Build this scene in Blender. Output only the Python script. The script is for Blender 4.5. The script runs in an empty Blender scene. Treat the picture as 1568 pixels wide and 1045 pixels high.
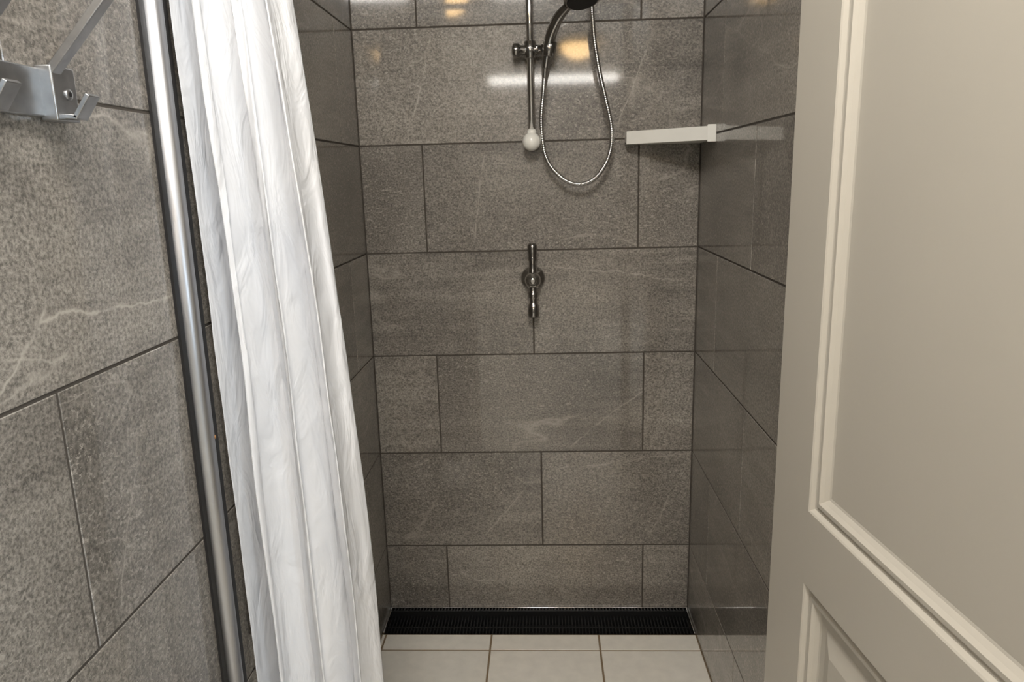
import bpy, bmesh, math, random
from mathutils import Vector, Matrix, noise
random.seed(7)
scn = bpy.context.scene
scn.view_settings.view_transform = 'Standard'
COL = scn.collection

# ------------------------------------------------------------------ helpers
def srgb(r, g, b):
    f = lambda c: (c/255/12.92) if c/255 <= .04045 else ((c/255+.055)/1.055)**2.4
    return (f(r), f(g), f(b), 1)

def new_mat(name):
    m = bpy.data.materials.new(name); m.use_nodes = True
    nt = m.node_tree
    return m, nt, nt.nodes['Principled BSDF']

def N(nt, t, **kw):
    n = nt.nodes.new(t)
    for k, v in kw.items():
        if k in n.inputs: n.inputs[k].default_value = v
        else: setattr(n, k, v)
    return n

def ramp(nt, src, stops):
    r = nt.nodes.new('ShaderNodeValToRGB')
    e = r.color_ramp.elements
    while len(e) < len(stops): e.new(.5)
    for i, (p, c) in enumerate(stops):
        e[i].position = p
        e[i].color = c if hasattr(c, '__len__') else (c, c, c, 1)
    nt.links.new(src, r.inputs[0])
    return r.outputs[0]

def mix(nt, fac, a, b, mode='MIX'):
    m = nt.nodes.new('ShaderNodeMix'); m.data_type = 'RGBA'; m.blend_type = mode
    for i, v in ((0, fac), (6, a), (7, b)):
        if isinstance(v, bpy.types.NodeSocket): nt.links.new(v, m.inputs[i])
        else: m.inputs[i].default_value = v
    return m.outputs[2]

def math_(nt, op, a, b=None):
    m = nt.nodes.new('ShaderNodeMath'); m.operation = op
    for i, v in enumerate((a, b)):
        if v is None: continue
        if isinstance(v, bpy.types.NodeSocket): nt.links.new(v, m.inputs[i])
        else: m.inputs[i].default_value = v
    return m.outputs[0]

def simple(name, col, rough=.5, metal=0, var=.06, scale=12, bump=0, bscale=200, coat=0):
    m, nt, p = new_mat(name)
    tc = N(nt, 'ShaderNodeTexCoord')
    n = N(nt, 'ShaderNodeTexNoise', Scale=scale, Detail=4.0)
    nt.links.new(tc.outputs['Object'], n.inputs['Vector'])
    lo = tuple(max(0, c*(1-var)) for c in col[:3])+(1,)
    hi = tuple(min(1, c*(1+var)) for c in col[:3])+(1,)
    nt.links.new(ramp(nt, n.outputs[0], [(.3, lo), (.7, hi)]), p.inputs['Base Color'])
    p.inputs['Roughness'].default_value = rough
    p.inputs['Metallic'].default_value = metal
    p.inputs['Coat Weight'].default_value = coat
    if bump:
        b = N(nt, 'ShaderNodeTexNoise', Scale=bscale, Detail=3.0)
        nt.links.new(tc.outputs['Object'], b.inputs['Vector'])
        bp = N(nt, 'ShaderNodeBump', Strength=bump, Distance=.002)
        nt.links.new(b.outputs[0], bp.inputs['Height'])
        nt.links.new(bp.outputs[0], p.inputs['Normal'])
    return m

def emis(name, col, s):
    m, nt, p = new_mat(name)
    p.inputs['Base Color'].default_value = (.8, .8, .8, 1)
    p.inputs['Emission Color'].default_value = col
    p.inputs['Emission Strength'].default_value = s
    return m

class B:
    def __init__(s, name, mats):
        s.name = name; s.bm = bmesh.new(); s.mats = mats
    def face(s, vs, mi=0, smooth=False):
        try: f = s.bm.faces.new(vs)
        except ValueError: return
        f.material_index = mi; f.smooth = smooth; return f
    def poly(s, pts, mi=0, smooth=False):
        return s.face([s.bm.verts.new(p) for p in pts], mi, smooth)
    def box(s, lo, hi, mi=0, bev=0, M=None):
        x0, y0, z0 = lo; x1, y1, z1 = hi
        c = [Vector(p) for p in ((x0,y0,z0),(x1,y0,z0),(x1,y1,z0),(x0,y1,z0),(x0,y0,z1),(x1,y0,z1),(x1,y1,z1),(x0,y1,z1))]
        if M: c = [M @ p for p in c]
        v = [s.bm.verts.new(p) for p in c]
        fs = [s.face([v[i] for i in q], mi) for q in ((3,2,1,0),(4,5,6,7),(0,1,5,4),(1,2,6,5),(2,3,7,6),(3,0,4,7))]
        if bev:
            es = list({e for f in fs for e in f.edges})
            r = bmesh.ops.bevel(s.bm, geom=es, offset=bev, segments=3, affect='EDGES', profile=.5)
            for f in r['faces']: f.material_index = mi; f.smooth = True
    def bar(s, p0, p1, w, t, side, mi=0, bev=.001):
        p0, p1 = Vector(p0), Vector(p1); d = (p1-p0); L = d.length; d.normalize()
        sd = Vector(side); sd = (sd - d*sd.dot(d)).normalized(); n = d.cross(sd)
        M = Matrix((( d.x, sd.x, n.x, p0.x),(d.y, sd.y, n.y, p0.y),(d.z, sd.z, n.z, p0.z),(0,0,0,1)))
        s.box((0, -w/2, -t/2), (L, w/2, t/2), mi, bev, M)
    def tube(s, pts, r, mi=0, seg=16, cap=True):
        pts = [Vector(p) for p in pts]; n = len(pts)
        rs = r if hasattr(r, '__len__') else [r]*n
        T = []
        for i in range(n):
            a = pts[max(0, i-1)]; b = pts[min(n-1, i+1)]
            t = (b-a); T.append(t.normalized() if t.length > 1e-9 else Vector((0,0,1)))
        u = T[0].orthogonal().normalized(); rings = []
        for i in range(n):
            u = (u - T[i]*u.dot(T[i])).normalized(); w = T[i].cross(u)
            rings.append([s.bm.verts.new(pts[i] + (u*math.cos(2*math.pi*k/seg)+w*math.sin(2*math.pi*k/seg))*rs[i]) for k in range(seg)])
        for i in range(n-1):
            for k in range(seg):
                s.face([rings[i][k], rings[i][(k+1)%seg], rings[i+1][(k+1)%seg], rings[i+1][k]], mi, True)
        if cap:
            s.face(rings[0][::-1], mi); s.face(rings[-1], mi)
    def lathe(s, o, axis, prof, mi=0, seg=28):
        o = Vector(o); a = Vector(axis).normalized(); u = a.orthogonal().normalized(); w = a.cross(u)
        rings = [[s.bm.verts.new(o + a*h + (u*math.cos(2*math.pi*k/seg)+w*math.sin(2*math.pi*k/seg))*max(r, 1e-4)) for k in range(seg)] for h, r in prof]
        for i in range(len(rings)-1):
            for k in range(seg):
                s.face([rings[i][k], rings[i][(k+1)%seg], rings[i+1][(k+1)%seg], rings[i+1][k]], mi, True)
        s.face(rings[0][::-1], mi); s.face(rings[-1], mi)
    def sphere(s, c, r, mi=0, seg=24):
        s.lathe(c, (0,0,1), [(-r*math.cos(math.pi*i/14), r*math.sin(math.pi*i/14)) for i in range(15)], mi, seg)
    def done(s, parent=None, recalc=True):
        if recalc: bmesh.ops.recalc_face_normals(s.bm, faces=s.bm.faces)
        me = bpy.data.meshes.new(s.name); s.bm.to_mesh(me); s.bm.free()
        for m in s.mats: me.materials.append(m)
        ob = bpy.data.objects.new(s.name, me); COL.objects.link(ob)
        if parent: ob.parent = parent
        return ob

def empty(name):
    e = bpy.data.objects.new(name, None); COL.objects.link(e); return e

def spline(pts, per=20):
    P = [Vector(p) for p in pts]; P = [2*P[0]-P[1]] + P + [2*P[-1]-P[-2]]
    out = []
    for i in range(1, len(P)-2):
        for k in range(per):
            t = k/per
            out.append(.5*((2*P[i])+(P[i+1]-P[i-1])*t+(2*P[i-1]-5*P[i]+4*P[i+1]-P[i+2])*t*t+(3*P[i]-P[i-1]-3*P[i+1]+P[i+2])*t**3))
    out.append(P[-2]); return out

# ------------------------------------------------------------------ materials
def tile_mat(name, dark, mid, light, veins=(), srot=(.8,.75,0)):
    m, nt, p = new_mat(name); L = nt.links.new
    tc = N(nt, 'ShaderNodeTexCoord'); geo = N(nt, 'ShaderNodeNewGeometry')
    sc = math_(nt, 'MULTIPLY', geo.outputs['Random Per Island'], 37.0)
    add = N(nt, 'ShaderNodeVectorMath', operation='ADD')
    L(tc.outputs['Object'], add.inputs[0]); L(sc, add.inputs[1])
    V = add.outputs[0]
    big = N(nt, 'ShaderNodeTexNoise', Scale=2.8, Detail=6.0, Roughness=.58); L(V, big.inputs['Vector'])
    col = ramp(nt, big.outputs[0], [(.3, dark), (.5, mid), (.72, light)])
    # slaty diagonal streaks
    mp = N(nt, 'ShaderNodeMapping'); mp.inputs['Rotation'].default_value = srot; mp.inputs['Scale'].default_value = (2.4, 2.4, 24)
    L(V, mp.inputs['Vector'])
    st = N(nt, 'ShaderNodeTexNoise', Scale=1.0, Detail=9.0, Roughness=.66, Distortion=.3); L(mp.outputs[0], st.inputs['Vector'])
    stm = ramp(nt, st.outputs[0], [(.46, .0), (.64, 1.0)])
    msk = N(nt, 'ShaderNodeTexNoise', Scale=1.6, Detail=2.0); L(V, msk.inputs['Vector'])
    mm = ramp(nt, msk.outputs[0], [(.46, .04), (.58, .6)])
    col = mix(nt, math_(nt, 'MULTIPLY', stm, mm), col, tuple(c*1.12 for c in light[:3])+(1,))
    dk = math_(nt, 'MULTIPLY', ramp(nt, st.outputs[0], [(.30, .5), (.42, .0)]), ramp(nt, msk.outputs[0], [(.44, .25), (.56, 1.0)]))
    col = mix(nt, dk, col, tuple(c*.7 for c in dark[:3])+(1,))
    # grain
    gr = N(nt, 'ShaderNodeTexNoise', Scale=210.0, Detail=4.0, Roughness=.75); L(V, gr.inputs['Vector'])
    grm = ramp(nt, gr.outputs[0], [(.37, .4), (.5, 1.0), (.63, 1.6)])
    col = mix(nt, .85, col, grm, 'MULTIPLY')
    # pale flecks (two sizes) and dark pits
    mpf = N(nt, 'ShaderNodeMapping'); mpf.inputs['Rotation'].default_value = (.4, .5, .2); mpf.inputs['Scale'].default_value = (1, 1, 1.7)
    L(V, mpf.inputs['Vector'])
    inten = ramp(nt, msk.outputs[0], [(.40, 1.0), (.62, .4)])
    for s_, lo_, hi_, a_ in ((125.0, .575, .62, .85), (70.0, .605, .645, .7)):
        fl = N(nt, 'ShaderNodeTexNoise', Scale=s_, Detail=4.0, Roughness=.7, Distortion=.5); L(mpf.outputs[0], fl.inputs['Vector'])
        flm = ramp(nt, fl.outputs[0], [(lo_, .0), (hi_, a_)])
        col = mix(nt, math_(nt, 'MULTIPLY', flm, inten), col, tuple(min(1, c*1.6) for c in light[:3])+(1,))
    pit = ramp(nt, fl.outputs[0], [(.33, .6), (.39, .0)])
    col = mix(nt, pit, col, tuple(c*.6 for c in dark[:3])+(1,))
    # random thin veins
    vc = tuple(min(1, c*1.75) for c in light[:3])+(1,)
    def vein(scale, w, rot, lo, hi, amt, sz, off):
        mp2 = N(nt, 'ShaderNodeMapping'); mp2.inputs['Rotation'].default_value = rot; mp2.inputs['Scale'].default_value = (1, 1, sz)
        mp2.inputs['Location'].default_value = (off, off, off)
        L(V, mp2.inputs['Vector'])
        vn = N(nt, 'ShaderNodeTexNoise', Scale=scale, Detail=5.0, Roughness=.42, Distortion=.1); L(mp2.outputs[0], vn.inputs['Vector'])
        b = math_(nt, 'ABSOLUTE', math_(nt, 'SUBTRACT', vn.outputs[0], .5))
        r1 = ramp(nt, b, [(.0, 1.0), (w*.4, .5), (w, .0)])
        mk = N(nt, 'ShaderNodeTexNoise', Scale=2.8, Detail=4.0, Roughness=.6); L(mp2.outputs[0], mk.inputs['Vector'])
        r2 = ramp(nt, mk.outputs[0], [(lo, .0), (hi, amt)])
        return math_(nt, 'MULTIPLY', r1, r2)
    col = mix(nt, vein(1.3, .007, (.8, .9, .3), .50, .61, .5, 2.6, 0), col, vc)
    col = mix(nt, vein(1.9, .005, (-.5, -.6, .2), .50, .63, .4, 2.4, 5), col, vc)
    # mineral veins running across particular tiles
    if veins:
        wob = N(nt, 'ShaderNodeTexNoise', Scale=9.0, Detail=6.0, Roughness=.62); L(tc.outputs['Object'], wob.inputs['Vector'])
        wo = math_(nt, 'SUBTRACT', wob.outputs[0], .5)
        brk = N(nt, 'ShaderNodeTexNoise', Scale=22.0, Detail=3.0); L(tc.outputs['Object'], brk.inputs['Vector'])
        br = ramp(nt, brk.outputs[0], [(.36, .2), (.52, 1.0)])
        for A, Bp, w, amp, st_ in veins:
            A = Vector(A); Bp = Vector(Bp); d_ = (Bp-A); ln = d_.length; d_.normalize()
            wn = Vector((0,1,0)) if (A.y == Bp.y and A.x != Bp.x) else Vector((1,0,0))
            nn = d_.cross(wn).normalized()
            sb = N(nt, 'ShaderNodeVectorMath', operation='SUBTRACT'); L(tc.outputs['Object'], sb.inputs[0]); sb.inputs[1].default_value = A
            da = N(nt, 'ShaderNodeVectorMath', operation='DOT_PRODUCT'); L(sb.outputs[0], da.inputs[0]); da.inputs[1].default_value = d_
            dp = N(nt, 'ShaderNodeVectorMath', operation='DOT_PRODUCT'); L(sb.outputs[0], dp.inputs[0]); dp.inputs[1].default_value = nn
            pr = math_(nt, 'ABSOLUTE', math_(nt, 'ADD', dp.outputs['Value'], math_(nt, 'MULTIPLY', wo, amp)))
            line = ramp(nt, math_(nt, 'DIVIDE', pr, w*4), [(.0, 1.0), (.14, .7), (.3, .18), (1.0, .0)])
            al = ramp(nt, math_(nt, 'DIVIDE', da.outputs['Value'], ln), [(.0, .0), (.1, 1.0), (.88, 1.0), (1.0, .0)])
            f = math_(nt, 'MULTIPLY', math_(nt, 'MULTIPLY', line, al), math_(nt, 'MULTIPLY', br, st_))
            col = mix(nt, f, col, vc)
    tv = ramp(nt, geo.outputs['Random Per Island'], [(0, .86), (1, 1.1)])
    col = mix(nt, 1.0, col, tv, 'MULTIPLY')
    L(col, p.inputs['Base Color'])
    p.inputs['Roughness'].default_value = .42
    p.inputs['Specular IOR Level'].default_value = .3
    p.inputs['Coat Weight'].default_value = .95
    p.inputs['Coat Roughness'].default_value = .055
    bp = N(nt, 'ShaderNodeBump', Strength=.3, Distance=.001); L(gr.outputs[0], bp.inputs['Height'])
    L(bp.outputs[0], p.inputs['Normal'])
    return m

TC = (srgb(101,96,89), srgb(124,118,110), srgb(143,137,128))
yb = 2.1
M_TILE_B = tile_mat('stone_tile_back', *TC, veins=[
    ((-.290,yb,1.73),(-.352,yb,1.49),.0014,.03,.8), ((.290,yb,1.69),(.205,yb,1.455),.0014,.04,.75),
    ((-.155,yb,1.425),(-.200,yb,1.15),.0013,.03,.75), ((-.215,yb,.225),(-.065,yb,.42),.0014,.04,.65),
    ((.00,yb,.475),(.43,yb,.515),.0018,.05,.7), ((.06,yb,.535),(.30,yb,.735),.0014,.04,.65),
    ((.30,yb,.24),(.43,yb,.50),.0012,.04,.6), ((-.10,yb,1.42),(.25,yb,1.22),.0012,.05,.45),
    ((.0,yb,1.09),(.42,yb,1.04),.0016,.05,.55), ((.12,yb,1.46),(.43,yb,1.52),.0012,.05,.5)])
M_TILE_L = tile_mat('stone_tile_left', *TC, veins=[
    ((-.507,.66,1.212),(-.507,1.02,1.188),.0020,.05,.95), ((-.507,.60,1.13),(-.507,.73,1.225),.0022,.05,.9),
    ((-.507,.62,1.20),(-.507,.76,1.155),.0014,.05,.6), ((-.507,.74,.80),(-.507,.88,1.08),.0014,.05,.45)])
M_TILE_R = tile_mat('stone_tile_right', *TC, veins=[
    ((.432,1.35,1.50),(.432,1.95,1.70),.0014,.05,.4), ((.432,1.4,.60),(.432,1.9,.78),.0014,.05,.4)])
M_GROUT = simple('grout_dark', srgb(74,68,61), .9, bump=.3)
M_FLOORT = simple('floor_tile_cream', srgb(228,223,212), .22, var=.05, scale=30, bump=.06)
M_FGROUT = simple('floor_grout_brown', srgb(130,112,88), .9)
M_PAINT = simple('wall_paint_offwhite', srgb(178,173,166), .7, bump=.2)
M_CEIL = simple('ceiling_white', srgb(225,222,215), .8)
M_DOOR = simple('door_paint', srgb(183,177,165), .36, var=.02, scale=3, bump=.04, bscale=90)
M_CHROME = simple('chrome', (.62,.61,.6,1), .09, 1, var=.02)
M_STEEL = simple('brushed_steel', (.40,.40,.40,1), .38, 1, var=.12, scale=60)
M_ALU = simple('anodised_aluminium', (.48,.485,.50,1), .38, 1, var=.04)
M_BLACK = simple('black_rubber', (.012,.011,.011,1), .5)
M_DRAIN = simple('drain_black', (.003,.003,.003,1), .6)
M_WHITEPL = simple('white_plastic', srgb(240,238,230), .3, var=.02)
M_BROWN = simple('rusty_screw', srgb(150,110,70), .5)
M_DARKCH = simple('dark_chrome', (.36,.35,.34,1), .12, 1)

# curtain fabric
M_CURT, nt, p = new_mat('curtain_fabric')
tc = N(nt, 'ShaderNodeTexCoord')
n1 = N(nt, 'ShaderNodeTexNoise', Scale=5.0, Detail=3.0); nt.links.new(tc.outputs['Object'], n1.inputs['Vector'])
nt.links.new(ramp(nt, n1.outputs[0], [(.3, srgb(221,223,227)), (.7, srgb(231,232,234))]), p.inputs['Base Color'])
p.inputs['Roughness'].default_value = .5
mp = N(nt, 'ShaderNodeMapping'); mp.inputs['Scale'].default_value = (1, 1, .38); mp.inputs['Rotation'].default_value = (0,.3,0)
nt.links.new(tc.outputs['Object'], mp.inputs['Vector'])
w1 = N(nt, 'ShaderNodeTexNoise', Scale=23.0, Detail=3.0, Distortion=1.0); nt.links.new(mp.outputs[0], w1.inputs['Vector'])
b1 = N(nt, 'ShaderNodeBump', Strength=.6, Distance=.012); nt.links.new(w1.outputs[0], b1.inputs['Height'])
nt.links.new(b1.outputs[0], p.inputs['Normal'])
tr = N(nt, 'ShaderNodeBsdfTranslucent'); tr.inputs['Color'].default_value = (.85,.86,.88,1)
mx = N(nt, 'ShaderNodeMixShader'); mx.inputs[0].default_value = .04
nt.links.new(p.outputs[0], mx.inputs[1]); nt.links.new(tr.outputs[0], mx.inputs[2])
nt.links.new(mx.outputs[0], nt.nodes['Material Output'].inputs[0])

# ------------------------------------------------------------------ tiled walls
LZ = [0.0, .221, .528, .832, 1.1345, 1.433, 1.736, 2.039, 2.342, 2.5]
G = .0020
def tiled(name, origin, U, V, Nn, cells, umin, umax, vmin, vmax, mats, back=.1, g=G):
    b = B(name, mats); O = Vector(origin); U = Vector(U); V = Vector(V); Nn = Vector(Nn)
    P = lambda u, v, d: O + U*u + V*v + Nn*d
    q = [(umin,vmin),(umax,vmin),(umax,vmax),(umin,vmax)]
    fr = [b.bm.verts.new(P(u, v, -.0010)) for u, v in q]; bk = [b.bm.verts.new(P(u, v, -back)) for u, v in q]
    b.face(fr, 1); b.face(bk[::-1], 1)
    for i in range(4): b.face([fr[i], bk[i], bk[(i+1)%4], fr[(i+1)%4]], 1)
    for (u0, u1, v0, v1) in cells:
        if u1-u0 < .01 or v1-v0 < .01: continue
        u0 += g; u1 -= g; v0 += g; v1 -= g; c = .0008
        lo = [b.bm.verts.new(P(u, v, -.0010)) for u, v in ((u0,v0),(u1,v0),(u1,v1),(u0,v1))]
        hi = [b.bm.verts.new(P(u, v, 0)) for u, v in ((u0+c,v0+c),(u1-c,v0+c),(u1-c,v1-c),(u0+c,v1-c))]
        b.face(hi, 0)
        for i in range(4): b.face([lo[i], lo[(i+1)%4], hi[(i+1)%4], hi[i]], 0)
    return b.done()

def rows_cells(umin, umax, joints):
    cells = []
    for r in range(len(LZ)-1):
        js = [umin] + sorted(j for j in joints[r] if umin < j < umax) + [umax]
        for a, c in zip(js[:-1], js[1:]): cells.append((a, c, LZ[r], LZ[r+1]))
    return cells

XL, XR, YB = -.507, .432, 2.1
jb = [[-.318,.2905],[-.018],[-.32,.2856],[-.033],[-.332,.265],[-.033],[-.33,.267],[-.033],[-.33,.267]]
tiled('wall_back', (0,YB,0), (1,0,0), (0,0,1), (0,-1,0), rows_cells(XL, XR, jb), XL-.1, XR+.1, -.05, 2.5, [M_TILE_B, M_GROUT])
alt = lambda base: [[base + (.3 if r % 2 else 0) + .6*k for k in range(-8, 9)] for r in range(9)]
jl = alt(.417)
tiled('wall_left', (XL,0,0), (0,1,0), (0,0,1), (1,0,0), rows_cells(-.1, YB, jl), -.1, YB, -.05, 2.5, [M_TILE_L, M_GROUT])
jr = alt(1.56)
tiled('wall_right', (XR,0,0), (0,1,0), (0,0,1), (-1,0,0), rows_cells(1.1, YB, jr), 1.1, YB, -.05, 2.5, [M_TILE_R, M_GROUT])

def wall(name, lo, hi, m=M_PAINT):
    b = B(name, [m]); b.box(lo, hi); return b.done()
wall('wall_right_return', (XR+.1, 1.1, -.05), (.6, 1.2, 2.5))
wall('wall_right_outer', (.6, -.2, -.05), (.7, 1.2, 2.5))
wall('wall_front_left', (-2.1, -.2, -.05), (XL-.1, -.1, 2.5))
wall('wall_front_right', (.7, -.2, -.05), (2.1, -.1, 2.5))
wall('wall_far_left', (-2.2, -5.4, -.05), (-2.1, -.1, 2.5))
wall('wall_far_right', (2.1, -5.4, -.05), (2.2, -.1, 2.5))
wall('wall_rear', (-2.2, -5.5, -.05), (2.2, -5.4, 2.5))
wall('ceiling', (-2.2, -5.5, 2.5), (2.2, 2.2, 2.6), M_CEIL)

# floor
xs = [-.175 + .319*k for k in range(-8, 9)]; ys = [1.891 - .319*k for k in range(0, 24)]
def clipcells(x0, x1, y0, y1):
    X = [x0] + [x for x in xs if x0 < x < x1] + [x1]
    Y = [y0] + sorted(y for y in ys if y0 < y < y1) + [y1]
    return [(a, b_, c, d) for a, b_ in zip(X[:-1], X[1:]) for c, d in zip(Y[:-1], Y[1:])]
cells = clipcells(XL, XR, 1.1, 1.967) + clipcells(XL, .6, -.1, 1.1) + clipcells(-2.1, 2.1, -5.4, -.1)
tiled('floor', (0,0,0), (1,0,0), (0,1,0), (0,0,1), cells, -2.2, 2.2, -5.5, 1.967, [M_FLOORT, M_FGROUT], back=.06, g=.0026)

# linear shower drain
b = B('shower_drain', [M_DRAIN, M_CHROME])
b.box((XL, 1.968, -.06), (XR, 2.1, -.05))
b.box((XL, 1.968, -.05), (XR, 1.972, -.006)); b.box((XL, 2.090, -.05), (XR, 2.0985, -.002))
n = 92
for i in range(n):
    x = XL + .008 + (XR-XL-.016)*i/(n-1)
    b.box((x-.0015, 1.972, -.030), (x+.0015, 2.09, -.018))
b.box((XL, 2.028, -.034), (XR, 2.034, -.020))
b.box((XL+.0005, 2.092, -.002), (XR-.0005, 2.0995, .010), 1, .001)
b.box((XL+.0005, 1.97, -.003), (XL+.006, 2.092, .006), 1, .001)
b.box((XR-.005, 1.97, -.003), (XR-.0005, 2.092, .003), 1, .001)
b.done()

# ------------------------------------------------------------------ aluminium wall profile
b = B('aluminium_wall_profile', [M_ALU, M_BLACK, M_BROWN])
sec = []
for i in range(17):
    a = math.pi*i/16
    sec.append((XL + .020*abs(math.sin(a))**.75, 1.0055 - .0145*math.cos(a)))
lo = [b.bm.verts.new((x, y, .001)) for x, y in sec]; hi = [b.bm.verts.new((x, y, 2.2)) for x, y in sec]
for i in range(16): b.face([lo[i], lo[i+1], hi[i+1], hi[i]], 0, True)
b.face(hi, 0); b.face(lo[::-1], 0)
b.box((XL, .978, .001), (XL+.004, .990, 2.2), 1)
b.box((XL, 1.021, .001), (XL+.006, 1.050, 2.2), 1, .001)
b.lathe((XL+.017, 1.012, .977), (1,.6,0), [(0,.0035),(.002,.003),(.003,.002)], 2)
b.done()

# ------------------------------------------------------------------ curtain
cur = B('shower_curtain', [M_CURT])
NS, NZ = 320, 240
z0, z1 = .10, 1.965
grid = []
for j in range(NZ+1):
    z = z0 + (z1-z0)*j/NZ; row = []
    t = z-.5
    xr = -.289 - .010*t - .043*t*t
    xl = -.496
    for i in range(NS+1):
        s = i/NS
        dr = .12*noise.noise((1.7, z*.9, 0)) + .05*math.sin(z*1.9)
        ph = 2*math.pi*(3.55*s + .16*math.sin(4.1*s+1.0) + dr*s*(1.3-s)) - .5*math.pi
        ph2 = 2*math.pi*(9.3*s + .5*math.sin(2.7*s+2) + .35*noise.noise((s*2, z*1.6, 4)))
        env = .95 + .6*noise.noise((s*3, z*.7, 3.1))
        a2 = .006*(.8 + 1.4*noise.noise((s*5, z*1.3, 8)))
        x = xl + (xr-xl)*s + .012*math.sin(2*ph)*math.sin(math.pi*s)
        y = 1.092 + .036*env*math.sin(ph) + a2*math.sin(ph2) + .007*noise.noise((s*8, z*3.0, 5)) + .004*noise.noise((s*18+z*2, z*7.0+s*5, 1))
        # a few long soft creases
        y -= .0022*(1-min(1, abs(noise.noise((s*5+z*.9, z*1.8-s*2.0, 2)))*4))
        y += .014*(1-s)**4 - .030*(1-s)**4*min(1.3, max(0, (z-.45)))
        x += .004*noise.noise((s*5, z*2.2, 9))*min(1, s*6)
        row.append(cur.bm.verts.new((x, y, z)))
    grid.append(row)
for j in range(NZ):
    for i in range(NS):
        cur.face([grid[j][i], grid[j][i+1], grid[j+1][i+1], grid[j+1][i]], 0, True)
curtain = cur.done(recalc=False)
sol = curtain.modifiers.new('thickness', 'SOLIDIFY'); sol.thickness = .0012

rod = B('curtain_rail', [M_CHROME, M_WHITEPL])
rod.tube([(XL+.001, 1.088, 2.0), (XR-.001, 1.088, 2.0)], .0125)
rod.lathe((XL+.0005, 1.088, 2.0), (1,0,0), [(0,.03),(.008,.03),(.014,.016)])
rod.lathe((XR-.0005, 1.088, 2.0), (-1,0,0), [(0,.03),(.008,.03),(.014,.016)])
for k in range(9):
    x = -.487 + k*.014
    rod.tube([(x, 1.088+.018*math.cos(t*math.pi/8), 1.992+.024*math.sin(t*math.pi/8)) for t in range(17)], .0016, 1, 6, False)
rod.done()

# ------------------------------------------------------------------ door
D0 = Vector((.3310, 1.02, 0)); dd = Vector((.1034, -.9946, 0)); dn = Vector((-.9946, -.1034, 0))
W, TH = .76, .04
d = B('door_1', [M_DOOR, M_STEEL])
def DP(a, z, dep): return D0 + dd*a + dn*dep + Vector((0,0,z))
A = [0, .106, .654, W]; Z = [.008, .2, .796, .900, 1.88, 2.0]
panels = {(1,1), (1,3)}
prof_up = [(0,0),(.002,-.0015),(.005,-.0065),(.009,-.0075),(.013,-.0045),(.018,-.0045),(.022,-.009),(.027,-.0135),(.030,-.0145)]
prof_lo = prof_up + [(.042,-.0145),(.047,-.0125),(.068,-.006)]
for side in (0, 1):
    sg = (lambda dep: dep) if side == 0 else (lambda dep: -TH - dep)
    for i in range(3):
        for j in range(5):
            a0, a1, q0, q1 = A[i], A[i+1], Z[j], Z[j+1]
            if (i, j) in panels:
                pr = prof_lo if j == 1 else prof_up
                prev = None
                for off, dep in pr:
                    ring = [d.bm.verts.new(DP(a, z, sg(dep))) for a, z in ((a0+off,q0+off),(a1-off,q0+off),(a1-off,q1-off),(a0+off,q1-off))]
                    if prev:
                        for k in range(4): d.face([prev[k], prev[(k+1)%4], ring[(k+1)%4], ring[k]], 0)
                    prev = ring
                d.face(prev, 0)
            else:
                d.poly([DP(a0,q0,sg(0)), DP(a1,q0,sg(0)), DP(a1,q1,sg(0)), DP(a0,q1,sg(0))], 0)
for a in (0, W):
    d.poly([DP(a,Z[0],0), DP(a,Z[0],-TH), DP(a,Z[-1],-TH), DP(a,Z[-1],0)], 0)
for z in (Z[0], Z[-1]):
    d.poly([DP(0,z,0), DP(0,z,-TH), DP(W,z,-TH), DP(W,z,0)], 0)
bmesh.ops.remove_doubles(d.bm, verts=d.bm.verts, dist=1e-5)
hp = DP(W-.06, 1.0, 0)
d.lathe(hp, dn, [(0,.026),(.008,.026),(.01,.01),(.05,.009)], 1)
d.tube([hp+dn*.045, hp+dn*.045-dd*.12], .009, 1)
d.done()

# ------------------------------------------------------------------ hook rail
h = B('coat_hook_rail', [M_STEEL, M_BLACK])
h.box((XL, .40, 1.411), (XL+.009, .790, 1.458), 0, .0015)
for y in (.652, .770, .532, .425):
    h.box((XL+.004, y-.016, 1.407), (XL+.022, y+.022, 1.461), 0, .002)
    h.bar((XL+.014, y-.008, 1.450), (XL+.086, y-.004, 1.528), .015, .008, (0,1,0), 0)
    h.bar((XL+.012, y+.006, 1.413), (XL+.034, y+.006, 1.411), .020, .005, (0,1,0), 0)
    h.bar((XL+.031, y+.006, 1.410), (XL+.048, y+.006, 1.433), .020, .005, (0,1,0), 0)
    h.lathe((XL+.021, y+.006, 1.434), (1,0,0), [(0,.006),(.003,.0055),(.0035,.003)], 0)
    h.lathe((XL+.0242, y+.006, 1.434), (1,0,0), [(0,.0025),(.0006,.0025)], 1)
h.done()

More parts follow.
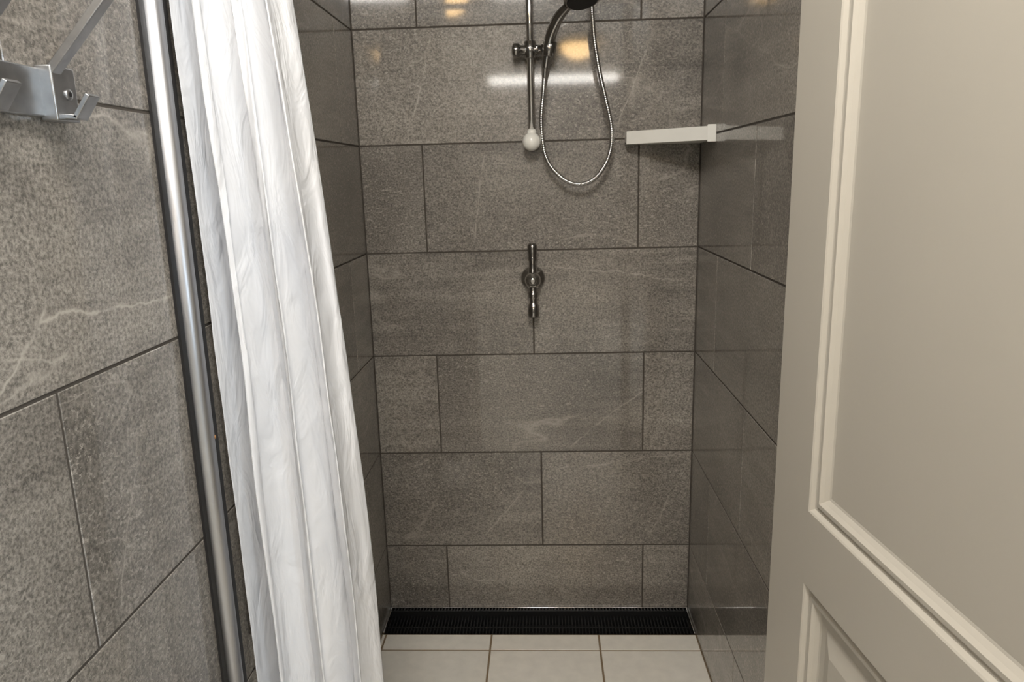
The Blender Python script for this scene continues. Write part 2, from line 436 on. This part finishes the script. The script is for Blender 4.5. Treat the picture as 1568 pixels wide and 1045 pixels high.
# ------------------------------------------------------------------ shower riser, handset, hose
rs = empty('shower_riser_set')
RX, RY = -.027, 2.05
b = B('riser_rail', [M_CHROME, M_WHITEPL])
b.tube([(RX, RY, 1.43), (RX, RY, 2.06)], .0092)
b.lathe((RX, YB, 2.05), (0,-1,0), [(0,.024),(.01,.024),(.016,.014),(.05,.013),(.062,.010)])
b.lathe((RX, YB, 1.432), (0,-1,0), [(0,.018),(.006,.018),(.010,.010),(.04,.010)])
b.sphere((RX-.001, RY-.004, 1.430), .0245, 1)
b.lathe((RX, RY, 1.450), (0,0,1), [(0,.013),(.008,.0125),(.012,.0095)], 1)
b.done(rs)
b = B('slider_bracket', [M_DARKCH, M_CHROME])
zc = 1.662
b.lathe((RX, RY, zc-.022), (0,0,1), [(0,.013),(.002,.016),(.042,.016),(.044,.013)], 0)
b.lathe((RX-.048, RY, zc), (1,0,0), [(0,.010),(.003,.016),(.007,.0185),(.018,.0185),(.021,.014),(.024,.0125),(.078,.0125),(.080,.014)], 0)
b.lathe((.019, 2.013, zc-.024), (.18,-.06,1), [(0,.013),(.003,.0165),(.036,.018),(.039,.014)], 0)
b.bar((RX+.02, RY-.002, zc), (.019, 2.02, zc), .02, .018, (0,0,1), 0, .004)
b.done(rs)
b = B('shower_handset', [M_DARKCH, M_CHROME, M_BLACK])
hp_ = spline([(.012,2.022,1.612),(.018,2.012,1.648),(.028,2.0,1.69),(.046,1.975,1.724),(.070,1.95,1.745),(.092,1.93,1.755)], 8)
rr = [.0100 + .0040*math.sin(math.pi*min(1, i/len(hp_)*1.2)) for i in range(len(hp_))]
b.tube(hp_, rr, 0)
hc = Vector((.100,1.918,1.766)); ax = (.12,-.30,-1)
b.lathe(hc, ax, [(-.006,.012),(-.002,.03),(.006,.042),(.014,.045),(.018,.044),(.020,.040)], 0)
b.lathe(hc + Vector(ax).normalized()*.0205, ax, [(0,.038),(.0025,.036)], 2)
b.done(rs)
hose = spline([(.012,2.022,1.614),(.006,2.03,1.555),(-.001,2.035,1.473),(.010,2.04,1.389),(.0475,2.045,1.337),(.0945,2.045,1.315),(.1416,2.042,1.331),(.1764,2.04,1.384),(.1848,2.035,1.451),(.1673,2.03,1.534),(.1522,2.03,1.599),(.1389,2.03,1.679),(.1324,2.03,1.757),(.129,2.035,1.834),(.128,2.05,1.90)], 44)
b = B('shower_hose', [M_CHROME])
b.tube(hose, [.0066 if i % 3 else .0052 for i in range(len(hose))], 0, 10)
b.lathe((.012,2.022,1.618), (-.08,.12,-1), [(0,.009),(.004,.0095),(.022,.008),(.03,.0065)])
b.tube([(.128,2.05,1.895),(.128,2.052,1.935),(.128,2.075,1.95),(.128,YB,1.95)], .011)
b.lathe((.128,YB,1.95), (0,-1,0), [(0,.028),(.006,.028),(.012,.014)])
b.done(rs)

# ------------------------------------------------------------------ lever valve
b = B('shower_valve', [M_CHROME, M_DARKCH])
vx, vy, vz = -.032, 2.058, 1.056
b.lathe((vx, YB, vz), (0,-1,0), [(0,.035),(.005,.035),(.010,.031),(.014,.018),(.03,.016)], 0)
b.lathe((vx, vy+.012, vz), (0,-1,0), [(0,.018),(.012,.0225),(.024,.0225),(.031,.017),(.033,.010),(.036,.010),(.038,.005)], 0)
b.lathe((vx, vy, vz), (0,0,1), [(-.002,.014),(.018,.0135),(.03,.011),(.045,.0095),(.052,.010),(.056,.0125),(.062,.0125),(.066,.011),(.082,.0135),(.094,.014),(.101,.011),(.104,.004)], 1)
b.lathe((vx, vy, vz), (0,0,-1), [(-.002,.014),(.018,.0135),(.026,.011),(.034,.0105),(.036,.0135),(.05,.0135),(.052,.0105),(.066,.0105),(.070,.014),(.084,.016),(.094,.0165),(.100,.016),(.106,.014),(.108,.006)], 1)
b.done()

# ------------------------------------------------------------------ corner shelf
b = B('corner_shelf', [M_WHITEPL])
def prism(b, poly, z0, z1, mi=0, bev=0):
    lo = [b.bm.verts.new((x, y, z0)) for x, y in poly]; hi = [b.bm.verts.new((x, y, z1)) for x, y in poly]
    fs = [b.face(lo[::-1], mi), b.face(hi, mi)]
    n = len(poly)
    for i in range(n): fs.append(b.face([lo[i], lo[(i+1)%n], hi[(i+1)%n], hi[i]], mi))
    if bev:
        es = list({e for f in fs for e in f.edges})
        r = bmesh.ops.bevel(b.bm, geom=es, offset=bev, segments=3, affect='EDGES')
        for f in r['faces']: f.smooth = True
outer = [(XR,YB),(.226,YB),(.226,2.056),(.412,1.915),(XR,1.915)]
prism(b, outer, 1.416, 1.424, 0, .002)
def wallseg(p, q, h0, h1, t):
    b.bar((p[0],p[1],(h0+h1)/2), (q[0],q[1],(h0+h1)/2), h1-h0, t, (0,0,1), 0, .0015)
wallseg((.2285,YB),(.2285,2.056),1.416,1.450,.005)
wallseg((.227,2.059),(.413,1.918),1.416,1.450,.006)
wallseg((.410,1.9185),(XR,1.9185),1.412,1.454,.006)
b.done()

# ------------------------------------------------------------------ lamps (real fixtures, plus one added fill light)
def dome(name, c, r, hgt, col, s):
    b = B(name, [M_WHITEPL, emis(name+'_glass', col, s)])
    b.lathe((c[0], c[1], 2.5), (0,0,-1), [(0, r*1.12),(.02, r*1.12),(.024, r*1.0)], 0)
    b.lathe((c[0], c[1], 2.478), (0,0,-1), [(hgt*math.sin(math.pi/2*i/8), r*math.cos(math.pi/2*i/8)) for i in range(9)], 1)
    return b.done()
WARM = srgb(255, 208, 142)
dome('ceiling_lamp', (.34, -2.85), .16, .12, WARM, 28)
dome('ceiling_lamp', (-.59, -1.0), .12, .09, WARM, 28)
b = B('fluorescent_batten', [M_WHITEPL, emis('tube_glow', (1,.96,.90,1), 24)])
b.box((-.62, -4.74, 2.44), (.90, -4.52, 2.5), 0, .004)
for y in (-4.68, -4.58):
    b.tube([(-.58, y, 2.405), (.86, y, 2.405)], .026, 1)
for x in (-.6, .88): b.box((x-.015, -4.73, 2.375), (x+.015, -4.53, 2.44), 0, .003)
b.done()
dome('ceiling_lamp', (.0, .42), .17, .05, (1,.95,.88,1), 3)

b = B('window_1', [M_WHITEPL, emis('daylight_pane', (.68,.84,1,1), 2.5)])
b.box((2.09, -2.4, .9), (2.099, -1.2, 2.0), 1)
for lo, hi in (((2.06,-2.45,.85),(2.1,-2.38,2.05)),((2.06,-1.22,.85),(2.1,-1.15,2.05)),((2.06,-2.45,.85),(2.1,-1.15,.91)),((2.06,-2.45,1.99),(2.1,-1.15,2.05)),((2.07,-1.82,.9),(2.1,-1.78,2.0))):
    b.box(lo, hi, 0, .003)
b.done()

def area(name, loc, size, power, col, rot, sy=None):
    l = bpy.data.lights.new(name, 'AREA'); l.energy = power; l.color = col; l.size = size
    if sy: l.shape = 'RECTANGLE'; l.size_y = sy
    o = bpy.data.objects.new(name, l); o.location = loc; o.rotation_euler = rot; COL.objects.link(o); return o
area('cubicle_light', (0, .42, 2.40), .34, 12, (1,.965,.92), (0,0,0))
area('added_fill_light', (-.10, -.22, 2.42), .35, 18.5, (1,.965,.92), (math.radians(54),0,0), .2)  # added fill with no fixture, tilted to brighten the shower's back wall
area('batten_light', (.14, -4.63, 2.37), 1.4, 8, (1,.965,.92), (0,0,0), .08)
area('window_light', (2.05, -1.8, 1.45), 1.1, 60, (.68,.84,1), (0, math.radians(90), 0))

w = bpy.data.worlds.new('world'); scn.world = w; w.use_nodes = True
w.node_tree.nodes['Background'].inputs[0].default_value = (.6,.65,.7,1)
w.node_tree.nodes['Background'].inputs[1].default_value = .3

# ------------------------------------------------------------------ camera
cam = bpy.data.cameras.new('camera'); co = bpy.data.objects.new('camera', cam); COL.objects.link(co)
r = Vector((.99885, .0403, -.026)).normalized()
bk = Vector((.045, -.9750, .2173)); bk = (bk - r*bk.dot(r)).normalized()
up = bk.cross(r)
co.matrix_world = Matrix(((r.x, up.x, bk.x, 0),(r.y, up.y, bk.y, 0),(r.z, up.z, bk.z, 1.34),(0,0,0,1)))
cam.lens = 26.0*1131/1132.4; cam.sensor_width = 36; cam.clip_start = .02
scn.camera = co
